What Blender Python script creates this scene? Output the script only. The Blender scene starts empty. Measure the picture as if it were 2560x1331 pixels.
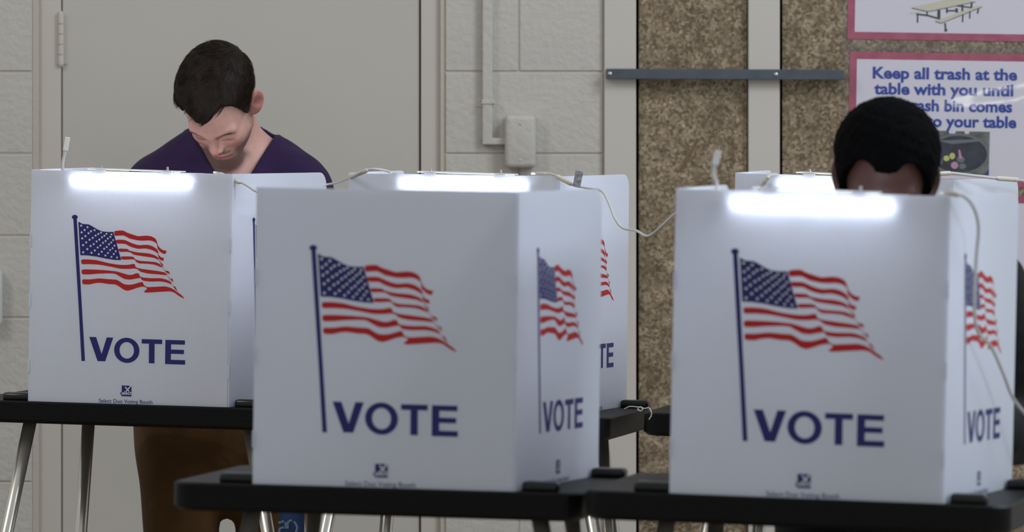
import bpy, bmesh, math, random
import numpy as np
from mathutils import Matrix, Vector, Euler

# ------------------------------------------------------------------ camera / light / exposure
SC = bpy.context.scene
COL = SC.collection
F = 14000.0            # focal length in pixels of the 2560x1331 frame
CAMZ = 1.54            # eye height
HOR = 266.0            # horizon row in the frame
cam_d = bpy.data.cameras.new('camera'); cam = bpy.data.objects.new('camera', cam_d); COL.objects.link(cam)
cam.location = (0, 0, CAMZ); cam.rotation_euler = (math.pi / 2, 0, 0)
cam_d.sensor_width = 36; cam_d.lens = 36 * F / 2560; cam_d.shift_y = -(665.5 - HOR) / 2560
cam_d.clip_end = 100; cam_d.clip_start = .5
cam_d.dof.use_dof = True; cam_d.dof.focus_distance = 11.95; cam_d.dof.aperture_fstop = 7.0
SC.camera = cam

world = bpy.data.worlds.new('world'); SC.world = world; world.use_nodes = True
bg = world.node_tree.nodes['Background']; bg.inputs[0].default_value = (.92, .97, 1.0, 1); bg.inputs[1].default_value = .41

def area(name, loc, target, size, size_y, power, col):
    d = bpy.data.lights.new(name, 'AREA'); d.shape = 'RECTANGLE'; d.size = size; d.size_y = size_y
    d.energy = power; d.color = col
    o = bpy.data.objects.new(name, d); COL.objects.link(o); o.location = loc
    o.rotation_euler = (Vector(target) - Vector(loc)).to_track_quat('-Z', 'Y').to_euler()
    return o
area('ceiling_fixture_key', (-3.9, 9.6, 4.9), (0, 13.6, 1.2), 1.2, 1.2, 60, (1, .94, .88))
area('wing_fill_overhead', (2.9, 10.6, 4.8), (-.3, 11.8, 1.0), 1.6, 1.2, 95, (.86, .93, 1))  # added fill light, aimed to brighten the booths' right wings
area('side_window', (6.2, 8.0, 4.3), (0, 10.0, 1.1), 3.0, 1.4, 130, (.74, .86, 1))
area('poster_glare_light', (2.75, -4.0, 4.5), (1.2, 13.8, 1.5), 2.0, .6, 48, (1, .98, .95))  # added light behind the camera, its reflection makes the trash poster's glare
SC.view_settings.view_transform = 'Standard'; SC.view_settings.look = 'None'
SC.view_settings.exposure = 0.0; SC.view_settings.gamma = 1; SC.view_settings.use_curve_mapping = False

# ------------------------------------------------------------------ helpers
YW = 13.86             # front face of the block wall
def P(px, py, Y): return Vector(((px - 1280) * Y / F, Y, CAMZ - (py - HOR) * Y / F))
def lin(c): c /= 255.; return c / 12.92 if c <= .04045 else ((c + .055) / 1.055) ** 2.4
def srgb(r, g, b): return (lin(r), lin(g), lin(b), 1)

def mat(name, col=None, rough=.6, metal=0., spec=.5, bump=None, noise=None, coat=0., emit=None, trans=0.):
    """principled material; noise=(scale, colour2, detail); bump=(scale, strength)"""
    m = bpy.data.materials.new(name); m.use_nodes = True
    nt = m.node_tree; b = nt.nodes['Principled BSDF']
    b.inputs['Roughness'].default_value = rough; b.inputs['Metallic'].default_value = metal
    b.inputs['Specular IOR Level'].default_value = spec; b.inputs['Coat Weight'].default_value = coat
    b.inputs['Base Color'].default_value = col
    if emit:
        b.inputs['Emission Color'].default_value = emit[0]; b.inputs['Emission Strength'].default_value = emit[1]
    tc = nt.nodes.new('ShaderNodeTexCoord')
    if noise:
        n = nt.nodes.new('ShaderNodeTexNoise'); n.inputs['Scale'].default_value = noise[0]; n.inputs['Detail'].default_value = noise[2]
        nt.links.new(tc.outputs['Object'], n.inputs['Vector'])
        r = nt.nodes.new('ShaderNodeValToRGB'); r.color_ramp.elements[0].color = col; r.color_ramp.elements[1].color = noise[1]
        r.color_ramp.elements[0].position = .35; r.color_ramp.elements[1].position = .65
        nt.links.new(n.outputs['Fac'], r.inputs['Fac']); nt.links.new(r.outputs['Color'], b.inputs['Base Color'])
    if bump:
        n = nt.nodes.new('ShaderNodeTexNoise'); n.inputs['Scale'].default_value = bump[0]; n.inputs['Detail'].default_value = 4
        nt.links.new(tc.outputs['Object'], n.inputs['Vector'])
        u = nt.nodes.new('ShaderNodeBump'); u.inputs['Strength'].default_value = bump[1]; u.inputs['Distance'].default_value = .01
        nt.links.new(n.outputs['Fac'], u.inputs['Height']); nt.links.new(u.outputs['Normal'], b.inputs['Normal'])
    return m

def mesh_obj(name, verts, faces, m=None, parent=None, smooth=False, mats=None, fm=None):
    me = bpy.data.meshes.new(name); me.from_pydata([tuple(v) for v in verts], [], faces); 
    for mm in (mats or ([m] if m else [])): me.materials.append(mm)
    if fm is not None: me.polygons.foreach_set('material_index', fm)
    if smooth: me.polygons.foreach_set('use_smooth', [True] * len(me.polygons))
    me.update()
    return link(name, me, parent)
def link(name, me, parent=None):
    o = bpy.data.objects.new(name, me); COL.objects.link(o)
    if parent is not None: o.parent = parent
    return o
def tag(o, label, cat, group=None):
    o['label'] = label; o['category'] = cat
    if group: o['group'] = group
    return o
def thing(name, label, cat, loc=(0, 0, 0), rot=(0, 0, 0), group=None):
    o = bpy.data.objects.new(name, None); COL.objects.link(o); o.location = loc; o.rotation_euler = rot
    o.empty_display_size = .1
    return tag(o, label, cat, group)
def struct(o): o['kind'] = 'structure'; return o

class MB:
    """collects simple solids into one mesh"""
    def __init__(s): s.v = []; s.f = []; s.m = []
    def add(s, v, f, mi=0):
        n = len(s.v); s.v += [tuple(x) for x in v]; s.f += [tuple(i + n for i in q) for q in f]; s.m += [mi] * len(f); return s
    def box(s, a, b, mi=0):
        x0, y0, z0 = a; x1, y1, z1 = b
        return s.add([(x0, y0, z0), (x1, y0, z0), (x1, y1, z0), (x0, y1, z0), (x0, y0, z1), (x1, y0, z1), (x1, y1, z1), (x0, y1, z1)],
                     [(0, 3, 2, 1), (4, 5, 6, 7), (0, 1, 5, 4), (1, 2, 6, 5), (2, 3, 7, 6), (3, 0, 4, 7)], mi)
    def bbox(s, a, b, r, mi=0, seg=2):
        """bevelled box"""
        bm = bmesh.new(); bmesh.ops.create_cube(bm, size=1)
        for v in bm.verts: v.co = Vector([(a[i] + b[i]) / 2 + v.co[i] * (b[i] - a[i]) for i in range(3)])
        bmesh.ops.bevel(bm, geom=bm.edges[:], offset=r, segments=seg, profile=.5, affect='EDGES')
        bm.verts.index_update()
        s.add([v.co[:] for v in bm.verts], [[v.index for v in f.verts] for f in bm.faces], mi); bm.free(); return s
    def prism(s, poly, z0, z1, axis='z', mi=0):
        n = len(poly)
        g = {'z': lambda p, h: (p[0], p[1], h), 'y': lambda p, h: (p[0], h, p[1])}[axis]
        v = [g(p, z0) for p in poly] + [g(p, z1) for p in poly]
        f = [tuple(range(n - 1, -1, -1)), tuple(range(n, 2 * n))] + [(i, (i + 1) % n, (i + 1) % n + n, i + n) for i in range(n)]
        return s.add(v, f, mi)
    def tube(s, pts, r, seg=10, cap=True, mi=0):
        pts = [Vector(p) for p in pts]; rs = r if isinstance(r, (list, tuple)) else [r] * len(pts)
        v = []; up = None
        for i, p in enumerate(pts):
            t = (pts[min(i + 1, len(pts) - 1)] - pts[max(i - 1, 0)]).normalized()
            if up is None: up = t.orthogonal().normalized()
            up = (up - t * up.dot(t)).normalized(); w = t.cross(up)
            for k in range(seg):
                a = 2 * math.pi * k / seg; v.append(p + (up * math.cos(a) + w * math.sin(a)) * rs[i])
        f = [(i * seg + k, i * seg + (k + 1) % seg, (i + 1) * seg + (k + 1) % seg, (i + 1) * seg + k) for i in range(len(pts) - 1) for k in range(seg)]
        if cap: f += [tuple(range(seg - 1, -1, -1)), tuple(range((len(pts) - 1) * seg, len(pts) * seg))]
        return s.add(v, f, mi)
    def sphere(s, c, r, mi=0, nu=12, nv=8):
        rr = r if isinstance(r, (tuple, list)) else (r, r, r)
        v = [(c[0], c[1], c[2] - rr[2])]
        for j in range(1, nv):
            a = -math.pi / 2 + math.pi * j / nv
            v += [(c[0] + rr[0] * math.cos(a) * math.cos(2 * math.pi * i / nu), c[1] + rr[1] * math.cos(a) * math.sin(2 * math.pi * i / nu), c[2] + rr[2] * math.sin(a)) for i in range(nu)]
        v.append((c[0], c[1], c[2] + rr[2])); f = []
        for i in range(nu):
            f.append((0, 1 + (i + 1) % nu, 1 + i)); f.append((len(v) - 1, 1 + (nv - 2) * nu + i, 1 + (nv - 2) * nu + (i + 1) % nu))
            for j in range(nv - 2): f.append((1 + j * nu + i, 1 + j * nu + (i + 1) % nu, 1 + (j + 1) * nu + (i + 1) % nu, 1 + (j + 1) * nu + i))
        return s.add(v, f, mi)
    def build(s, name, m=None, parent=None, smooth=False, mats=None):
        return mesh_obj(name, s.v, s.f, m, parent, smooth, mats, s.m if mats else None)

def spline(pts, n=8):
    pts = [Vector(p) for p in pts]; out = []
    q = [pts[0] * 2 - pts[1]] + pts + [pts[-1] * 2 - pts[-2]]
    for i in range(1, len(q) - 2):
        for k in range(n):
            t = k / n; a, b, c, d = q[i - 1:i + 3]
            out.append(.5 * ((2 * b) + (c - a) * t + (2 * a - 5 * b + 4 * c - d) * t * t + (3 * b - a - 3 * c + d) * t ** 3))
    return out + [pts[-1]]

def text_mesh(s, offset=0.):
    cu = bpy.data.curves.new('t', 'FONT'); cu.body = s; cu.offset = offset; cu.resolution_u = 3
    o = bpy.data.objects.new('t', cu); COL.objects.link(o)
    dg = bpy.context.evaluated_depsgraph_get(); me = bpy.data.meshes.new_from_object(o.evaluated_get(dg))
    v = np.array([x.co[:] for x in me.vertices]); f = [tuple(p.vertices) for p in me.polygons]
    bpy.data.objects.remove(o); bpy.data.curves.remove(cu); bpy.data.meshes.remove(me)
    return v, f      # x right, y up, baseline at 0

# ------------------------------------------------------------------ materials
paint = mat('block_paint', srgb(192, 187, 178), .55, bump=(55, .32), noise=(3, srgb(187, 182, 174), 3))
mortar_m = mat('mortar_paint', srgb(186, 178, 166), .7, bump=(60, .2))
door_m = mat('door_paint', srgb(190, 184, 175), .42, noise=(2, srgb(186, 181, 173), 2), bump=(90, .03))
frame_m = mat('frame_paint', srgb(196, 188, 178), .4, noise=(3, srgb(192, 185, 176), 2))
caulk_m = mat('caulk', srgb(178, 158, 134), .8, noise=(14, srgb(166, 146, 122), 3))
gap_m = mat('gap_dark', srgb(16, 14, 13), .8)  # near-black colour stands in for the shade inside narrow gaps
column_m = mat('column_enamel', srgb(198, 191, 182), .38, noise=(2, srgb(194, 188, 179), 2))
bar_m = mat('slate_bar', srgb(66, 73, 80), .45, noise=(30, srgb(74, 82, 90), 3))
steel_m = mat('bolt_steel', srgb(190, 192, 195), .3, metal=1)
black_m = mat('black_plastic', srgb(7, 7, 8), .45, spec=.2, bump=(180, .1))
clip_m = mat('clip_plastic', srgb(10, 10, 11), .28)
leg_m = mat('satin_steel_leg', srgb(226, 220, 208), .24, metal=.8)
white_plastic = mat('white_plastic', srgb(232, 232, 230), .4)
cord_m = mat('clear_white_cord', srgb(205, 203, 200), .35)
sleeve_m = mat('tape_sleeve', srgb(214, 208, 194), .45, bump=(120, .25))
tag_m = mat('grey_tag', srgb(120, 122, 124), .5, noise=(160, srgb(170, 172, 175), 2))
string_m = mat('cotton_string', srgb(205, 200, 190), .9)
blue_m = mat('print_navy', srgb(26, 28, 108), .5)
red_m = mat('print_red', srgb(190, 14, 16), .5)
white_print = mat('print_white', srgb(232, 234, 240), .5)
floor_m = mat('vinyl_floor', srgb(142, 128, 110), .35, noise=(6, srgb(128, 114, 98), 4))

def chipboard():
    m = mat('speckled_chipboard', srgb(110, 95, 74), .62, spec=.35); nt = m.node_tree; b = nt.nodes['Principled BSDF']
    tc = nt.nodes.new('ShaderNodeTexCoord'); mp = nt.nodes.new('ShaderNodeMapping'); mp.inputs['Scale'].default_value = (1, .2, 1)
    nt.links.new(tc.outputs['Object'], mp.inputs['Vector'])
    wn = nt.nodes.new('ShaderNodeTexNoise'); wn.inputs['Scale'].default_value = 40; nt.links.new(mp.outputs[0], wn.inputs['Vector'])
    mx = nt.nodes.new('ShaderNodeMixRGB'); mx.inputs[0].default_value = .012; nt.links.new(mp.outputs[0], mx.inputs[1]); nt.links.new(wn.outputs['Color'], mx.inputs[2])
    vo = nt.nodes.new('ShaderNodeTexVoronoi'); vo.inputs['Scale'].default_value = 150; nt.links.new(mx.outputs[0], vo.inputs['Vector'])
    r = nt.nodes.new('ShaderNodeValToRGB'); nt.links.new(vo.outputs['Color'], r.inputs['Fac'])
    e = r.color_ramp.elements; e[0].color = srgb(106, 90, 70); e[1].color = srgb(172, 158, 136); e[0].position = .15; e[1].position = .95
    k = e.new(.5); k.color = srgb(134, 117, 94)
    n2 = nt.nodes.new('ShaderNodeTexNoise'); n2.inputs['Scale'].default_value = 26; n2.inputs['Detail'].default_value = 5; nt.links.new(tc.outputs['Object'], n2.inputs['Vector'])
    r2 = nt.nodes.new('ShaderNodeValToRGB'); r2.color_ramp.elements[0].color = (.62, .6, .57, 1); r2.color_ramp.elements[1].color = (1.15, 1.14, 1.12, 1)
    r2.color_ramp.elements[0].position = .3; r2.color_ramp.elements[1].position = .7
    nt.links.new(n2.outputs['Fac'], r2.inputs['Fac'])
    mu = nt.nodes.new('ShaderNodeMixRGB'); mu.blend_type = 'MULTIPLY'; mu.inputs[0].default_value = 1
    nt.links.new(r.outputs[0], mu.inputs[1]); nt.links.new(r2.outputs[0], mu.inputs[2]); nt.links.new(mu.outputs[0], b.inputs['Base Color'])
    return m
chip_m = chipboard()

def fluted(axis):
    """translucent twin-wall plastic sheet; flutes run vertically, spaced along local x or y"""
    m = bpy.data.materials.new('fluted_plastic_' + axis); m.use_nodes = True; nt = m.node_tree; b = nt.nodes['Principled BSDF']; out = nt.nodes['Material Output']
    b.inputs['Roughness'].default_value = .42
    tc = nt.nodes.new('ShaderNodeTexCoord'); sx = nt.nodes.new('ShaderNodeSeparateXYZ'); nt.links.new(tc.outputs['Object'], sx.inputs[0])
    mm = nt.nodes.new('ShaderNodeMath'); mm.operation = 'MULTIPLY'; mm.inputs[1].default_value = 2 * math.pi / .0046; nt.links.new(sx.outputs[axis], mm.inputs[0])
    sn = nt.nodes.new('ShaderNodeMath'); sn.operation = 'SINE'; nt.links.new(mm.outputs[0], sn.inputs[0])
    mr = nt.nodes.new('ShaderNodeMapRange'); mr.inputs['From Min'].default_value = .2; mr.inputs['From Max'].default_value = 1
    nt.links.new(sn.outputs[0], mr.inputs['Value'])
    c = nt.nodes.new('ShaderNodeMixRGB'); c.inputs[1].default_value = srgb(238, 241, 248); c.inputs[2].default_value = srgb(234, 237, 245); nt.links.new(mr.outputs[0], c.inputs[0])
    nt.links.new(c.outputs[0], b.inputs['Base Color'])
    t = nt.nodes.new('ShaderNodeBsdfTranslucent')
    c2 = nt.nodes.new('ShaderNodeMixRGB'); c2.inputs[1].default_value = (.92, .94, 1, 1); c2.inputs[2].default_value = (.80, .83, .91, 1); nt.links.new(mr.outputs[0], c2.inputs[0]); nt.links.new(c2.outputs[0], t.inputs['Color'])
    mx = nt.nodes.new('ShaderNodeMixShader'); mx.inputs[0].default_value = .42
    nt.links.new(b.outputs[0], mx.inputs[1]); nt.links.new(t.outputs[0], mx.inputs[2]); nt.links.new(mx.outputs[0], out.inputs['Surface'])
    return m
flute_m = fluted('X')

lamp_m = mat('lamp_tube_lit', (1, 1, 1, 1), emit=((.88, .93, 1, 1), 58.))

# ------------------------------------------------------------------ room
fl = MB().box((-6, 0.6, -.05), (7, YW + .3, 0)).build('floor', floor_m); struct(fl)

def wx(px): return (px - 1280) * YW / F
DX0, DX1 = wx(97), wx(1101); DTOP = 2.10
QX0, QX1 = wx(1510), wx(2790); QTOP = 2.65
WXL, WXR, WTOP = -3.2, 3.4, 3.05
wb = MB()
for a, b, z0 in ((WXL, DX0, 0), (DX0, DX1, DTOP), (DX1, QX0, 0), (QX0, QX1, QTOP), (QX1, WXR, 0)):
    wb.box((a, YW + .0025, z0), (b, YW + .2, WTOP))
wall = struct(wb.build('wall_back', mortar_m))
H = .2032; GAP = .0045
blk_cache = {}
def block(x0, x1, z0, z1):
    w, h = round(x1 - x0 - GAP, 4), round(z1 - z0 - GAP, 4)
    if w < .02 or h < .02: return
    if (w, h) not in blk_cache:
        b = MB().bbox((-w / 2, 0, -h / 2), (w / 2, .03, h / 2), .0022, seg=2); me = bpy.data.meshes.new('block')
        me.from_pydata(b.v, [], b.f); me.materials.append(paint); me.polygons.foreach_set('use_smooth', [False] * len(me.polygons)); blk_cache[(w, h)] = me
    o = link('block', blk_cache[(w, h)], wall); o.location = ((x0 + x1) / 2, YW + random.Random(x0 * 7 + z0).uniform(-.0008, .0008), (z0 + z1) / 2)
JX = wx(1297)          # a head joint of every other course
for c in range(15):
    z0, z1 = c * H, min((c + 1) * H, WTOP)
    spans = []
    lo, hi = WXL, WXR
    cuts = []
    if z0 < DTOP - .05: cuts.append((wx(82), wx(1112)))
    if z0 < QTOP - .05: cuts.append((QX0, QX1))
    x = lo
    for a, b in cuts: spans.append((x, a)); x = b
    spans.append((x, hi))
    off = JX if c % 2 == 0 else JX + .2032
    for a, b in spans:
        e = [a] + [off + k * .4064 for k in range(-12, 13) if a + .06 < off + k * .4064 < b - .06] + [b]
        for i in range(len(e) - 1): block(e[i], e[i + 1], z0, z1)

# door with frame
dm = MB().bbox((wx(154), YW + .022, .01), (wx(1048), YW + .066, DTOP - .06), .0015)
door = struct(dm.build('door_1', door_m))
fm = MB()
fm.bbox((wx(97), YW + .014, 0), (wx(151.5), YW + .1, DTOP), .002); fm.bbox((wx(1052), YW + .014, 0), (wx(1101), YW + .1, DTOP), .002)
fm.box((wx(151), YW + .014, DTOP - .055), (wx(1052.5), YW + .1, DTOP))
fm.build('door_frame', frame_m, door)
MB().box((wx(140), YW + .07, .0), (wx(1062), YW + .11, DTOP)).build('door_gap_shade', gap_m, door)  # dark slab behind the leaf, paints the shade seen in the door gaps
cm = MB().prism([(wx(1100.5), YW + .02), (wx(1100.5), YW + .012), (wx(1112), YW + .001), (wx(1114), YW + .02)], 0, DTOP); cm.build('caulk_bead', caulk_m, door)
cm = MB().prism([(wx(97.5), YW + .02), (wx(97.5), YW + .0125), (wx(83), YW + .001), (wx(81), YW + .02)], 0, DTOP); cm.build('caulk_bead', mortar_m, door)
for zc in (P(0, 98, YW).z, .95, .28):
    hg = MB(); hx = wx(151)
    for k in range(5):
        z0 = zc - .0635 + k * .0254
        hg.tube([(hx, YW + .012, z0 + .0006), (hx, YW + .012, z0 + .0248)], .0078, 12)
    hg.sphere((hx, YW + .012, zc + .064), .006); hg.sphere((hx, YW + .012, zc - .064), .006)
    hg.box((wx(138), YW + .0125, zc - .062), (hx, YW + .0145, zc + .062)); hg.box((hx, YW + .0195, zc - .062), (wx(166), YW + .0225, zc + .062))
    hg.build('hinge', frame_m, door, smooth=False)

# wall pocket with chipboard panels between enamelled uprights
uprights = [(1510, 1590), (1870, 1949), (2700, 2790)]
for i, (a, b) in enumerate(uprights):
    o = MB().bbox((wx(a), YW - .014, 0), (wx(b), YW + .12, QTOP), .003).build('trim_%d' % (i + 1), column_m); struct(o)
PY = YW + .006
bk = struct(MB().box((QX0, YW + .06, 0), (QX1, YW + .12, QTOP)).build('trim_4', gap_m))  # dark backing sheet, colours the gaps beside the uprights as shade
for (a, b), lab in zip(((1597, 1868), (1956, 2693)), ('brown speckled wall panel left of the pale upright, under the grey bar',
        'brown speckled wall panel that the pink-bordered posters hang on')):
    o = MB().bbox((wx(a), PY, .02), (wx(b), PY + .02, QTOP - .01), .0015).build('wall_panel', chip_m); tag(o, lab, 'panel')
sb = thing('security_bar', 'slate grey flat metal bar screwed across the brown panels', 'bar', P(1812, 186, YW - .03))
MB().bbox((wx(1515) - sb.location.x, -.010, -.0125), (wx(2108) - sb.location.x, .014, .0125), .0015).build('bar', bar_m, sb)
sb.rotation_euler = (0, math.radians(.25), 0)
for px in (1938, 1524):
    s = MB(); c = (wx(px) - sb.location.x, -.0105, 0); s.sphere(c, (.006, .003, .006)); s.build('screw', steel_m, sb, True)
# scuff: a worn dark streak on the first panel
scuff_m = mat('scuff_stain', srgb(104, 84, 56), .8, noise=(60, srgb(120, 98, 68), 4))
q = [P(1742, 345, PY - .0006), P(1748, 350, PY - .0006), P(1706, 432, PY - .0006), P(1694, 430, PY - .0006)]
pan0 = [o for o in bpy.data.objects if o.name == 'wall_panel'][0]
MB().add(q, [(0, 1, 2, 3)]).build('scuff_mark', scuff_m, pan0)
# conduit and box on the wall
cd = thing('surface_conduit', 'painted square conduit with elbow running down the block wall', 'conduit', P(1218, 300, YW))
def rel(o, px, py, y): p = P(px, py, YW); return (p.x - o.location.x, y, p.z - o.location.z)
a = rel(cd, 1206, 362, 0); b = rel(cd, 1231, -260, 0)
MB().bbox((a[0], -.021, a[2]), (b[0], .001, b[2]), .003).build('vertical_run', paint, cd)
c = rel(cd, 1262, 345, 0)
MB().bbox((a[0], -.0205, a[2]), (c[0] + .004, .001, c[2]), .003).build('elbow_run', paint, cd)
a = rel(cd, 1192, 258, 0); b = rel(cd, 1237, 252, 0)
st = MB(); st.bbox((a[0], -.003, a[2] - .01), (a[0] + .014, .001, b[2] + .004), .001); st.bbox((a[0] + .012, -.0235, a[2] - .002), (b[0], .0, b[2] + .002), .001)
st.build('strap', paint, cd)
jb = thing('junction_box', 'painted rounded junction box at the end of the conduit', 'box', P(1301, 354, YW))
a = rel(jb, 1262, 420, 0); b = rel(jb, 1340, 288, 0)
MB().bbox((a[0], -.042, a[2]), (b[0], .001, b[2]), .012, seg=4).build('cover', paint, jb, True)
for z in (.044, -.046):
    MB().sphere((0, -.042, z), (.004, .0018, .004)).build('screw', paint, jb, True)
wd = thing('wall_dispenser', 'pale plastic wall unit cut off by the left edge of the view', 'dispenser', P(-52, 745, YW))
a = rel(wd, -110, 820, 0); b = rel(wd, 8, 668, 0)
MB().bbox((a[0], -.05, a[2]), (b[0], .001, b[2]), .02, seg=4).build('housing', mat('pale_plastic', srgb(200, 200, 196), .4), wd, True)
MB().bbox((a[0] + .02, -.054, a[2] + .03), (b[0] - .02, -.045, a[2] + .06), .004).build('slot_trim', mat('grey_trim', srgb(120, 122, 124), .5), wd, True)

# ------------------------------------------------------------------ posters
pink_m = mat('poster_pink', srgb(176, 88, 112), .4, noise=(25, srgb(160, 70, 94), 3))
paper_m = mat('poster_paper', srgb(218, 214, 222), .5)
ink_m = mat('poster_ink', srgb(26, 60, 156), .5)
def film():
    m = bpy.data.materials.new('laminate_film'); m.use_nodes = True; nt = m.node_tree; nt.nodes.remove(nt.nodes['Principled BSDF']); out = nt.nodes['Material Output']
    t = nt.nodes.new('ShaderNodeBsdfTransparent'); t.inputs[0].default_value = (.96, .96, .97, 1)
    g = nt.nodes.new('ShaderNodeBsdfGlossy'); g.inputs['Roughness'].default_value = .12
    fr = nt.nodes.new('ShaderNodeFresnel'); fr.inputs[0].default_value = 1.5
    tc = nt.nodes.new('ShaderNodeTexCoord'); n = nt.nodes.new('ShaderNodeTexNoise'); n.inputs['Scale'].default_value = 9; nt.links.new(tc.outputs['Object'], n.inputs['Vector'])
    bu = nt.nodes.new('ShaderNodeBump'); bu.inputs['Strength'].default_value = .25; bu.inputs['Distance'].default_value = .01; nt.links.new(n.outputs['Fac'], bu.inputs['Height'])
    nt.links.new(bu.outputs[0], g.inputs['Normal'])
    ad = nt.nodes.new('ShaderNodeMath'); ad.inputs[1].default_value = .0; nt.links.new(fr.outputs[0], ad.inputs[0])
    mx = nt.nodes.new('ShaderNodeMixShader'); mx.inputs[0].default_value = .055; nt.links.new(t.outputs[0], mx.inputs[1]); nt.links.new(g.outputs[0], mx.inputs[2]); nt.links.new(mx.outputs[0], out.inputs[0])
    return m
film_m = film()
PO = PY - .001        # posters hang flat on the second panel
def poster(label, x0, y0, x1, y1, tilt, border=18, buckle=None):
    c = P((x0 + x1) / 2, (y0 + y1) / 2, PO); t = thing('poster', label, 'poster', c, (0, math.radians(tilt), 0))
    s = PO / F; w, h = (x1 - x0) * s / 2, (y1 - y0) * s / 2; bo = border * s
    # the border is a thin frame round the sheet
    m = MB()
    for (a, b, cc, d) in ((-w, -h, w, -h + bo), (-w, h - bo, w, h), (-w, -h + bo, -w + bo, h - bo), (w - bo, -h + bo, w, h - bo)): m.box((a, -.0012, b), (cc, .0, d))
    m.build('border', pink_m, t)
    MB().box((-w + bo, -.0010, -h + bo), (w - bo, .0, h - bo)).build('sheet', paper_m, t)
    e = .013
    nx_, nz_ = 36, 40; gv = []; rg = random.Random(x0 + y0); ph = [rg.uniform(0, 6) for _ in range(4)]
    for j in range(nz_ + 1):
        for i in range(nx_ + 1):
            gx = -(w + e) + 2 * (w + e) * i / nx_; gz = -(h + e) + 2 * (h + e) * j / nz_
            hh = .0005 * (math.sin(gx * 19 + ph[0]) * math.sin(gz * 15 + ph[1]) + 1)
            if buckle: hh += buckle(gx, gz)
            gv.append((gx, -.0026 - hh, gz))
    mesh_obj('laminate', gv, [(j * (nx_ + 1) + i, j * (nx_ + 1) + i + 1, (j + 1) * (nx_ + 1) + i + 1, (j + 1) * (nx_ + 1) + i) for j in range(nz_) for i in range(nx_)], film_m, t, True)
    def L(px, py): return ((px - (x0 + x1) / 2) * s, ((y0 + y1) / 2 - py) * s)
    return t, L
def print_polys(name, polys, m, parent, y=-.0016, mats=None, mi=None):
    b = MB()
    for i, pl in enumerate(polys):
        b.add([(x, y, z) for x, z in pl], [tuple(range(len(pl)))], mi[i] if mi else 0)
    return b.build(name, m, parent, mats=mats)
def print_text(name, s, x0, x1, zbase, m, parent, off=.03, y=-.0017, ysc=None):
    v, f = text_mesh(s, off); w = v[:, 0].max() - v[:, 0].min(); k = (x1 - x0) / w; kz = ysc or k
    vv = [(x0 + (p[0] - v[:, 0].min()) * k, y, zbase + p[1] * kz) for p in v]
    return mesh_obj(name, vv, f, m, parent)

t2, L = poster('laminated pink-bordered poster about keeping trash at the table, above the bowed head', 2122, 133, 2598, 466, .9,
    buckle=lambda x, z: .0048 * math.exp(-((z - .012 - .17 * x) / .036) ** 2) * (1 / (1 + math.exp(-(x + .03) / .03))))
s = PO / F
for txt, xa, xb, yb in (('Keep all trash at the', 2180, 2541, 198), ('table with you until', 2184, 2532, 237.5), ('the trash bin comes', 2196, 2530, 278), ('to your table', 2316, 2541, 317)):
    a = L(xa, yb); b = L(xb, yb); print_text('lettering', txt, a[0], b[0], a[1] + .5 * 0, ink_m, t2, .032, ysc=s * 40)
dk = mat('photo_bin_black', srgb(20, 22, 32), .4, noise=(22, srgb(48, 52, 72), 4)); gr = mat('photo_rim_grey', srgb(104, 108, 114), .5); ye = mat('photo_yellow', srgb(196, 196, 110), .5)
pk = mat('photo_pink', srgb(190, 140, 170), .5); br = mat('photo_floor', srgb(74, 76, 66), .5, noise=(30, srgb(118, 122, 118), 3)); nv = mat('photo_navy', srgb(40, 44, 110), .5)
ell = lambda cx, cy, rx, ry, n=28, a0=0, a1=2 * math.pi: [L(cx + rx * math.cos(a0 + (a1 - a0) * i / n), cy + ry * math.sin(a0 + (a1 - a0) * i / n)) for i in range(n)]
ph = [[L(2318, 327), L(2475, 328), L(2474, 437), L(2318, 436)]]
print_polys('photo_ground', ph, br, t2, -.0014)
pic = [(ell(2398, 384, 76, 51), 0), (ell(2398, 385, 71, 46), 1), (ell(2367.5, 396, 7.5, 7), 2), (ell(2382, 390, 7, 8), 2), (ell(2354, 404, 4, 7), 0), (ell(2388, 413, 9, 9), 3), (ell(2403, 398, 10, 8), 0),
       ([L(2397, 374), L(2401, 374), L(2407, 396), L(2399, 396)], 3), (ell(2408, 415, 9, 7), 0), ([L(2340, 352), L(2440, 347), L(2450, 352), L(2412, 357), L(2380, 360)], 0), ([L(2462, 436), L(2474, 420), L(2474, 437)], 4), ([L(2372, 327), L(2390, 327), L(2388, 334), L(2374, 334)], 5), ([L(2411, 328), L(2424, 328), L(2422, 334), L(2413, 334)], 5)]
b = MB()
for i, (pl, mi) in enumerate(pic): b.add([(x, -.0016 - i * .00006, z) for x, z in pl], [tuple(range(len(pl)))], mi)
b.build('bin_photo', parent=t2, mats=[gr, dk, ye, pk, nv, paper_m])

t1, L = poster('laminated pink-bordered poster with a cafeteria table picture, at the top right', 2121, -235, 2597, 101, .9)
cream = mat('picture_table_cream', srgb(206, 200, 178), .5); leg_p = mat('picture_leg_dark', srgb(52, 62, 62), .5)
Z = lambda x, y: L(2230 + x / 9.48, y / 9.48)
pol = [([Z(460, 190), Z(1500, -60), Z(1990, 20), Z(870, 270)], 0), ([Z(380, 330), Z(700, 280), Z(800, 270), Z(480, 350)], 0), ([Z(1040, 500), Z(1300, 400), Z(2020, 130), Z(2150, 140), Z(1990, 200), Z(1300, 500), Z(1180, 545)], 0)]
def ln(x0, y0, x1, y1, w): d = math.hypot(x1 - x0, y1 - y0); nx, ny = (y1 - y0) / d * w / 2, -(x1 - x0) / d * w / 2; return ([Z(x0 + nx, y0 + ny), Z(x1 + nx, y1 + ny), Z(x1 - nx, y1 - ny), Z(x0 - nx, y0 - ny)], 1)
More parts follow.
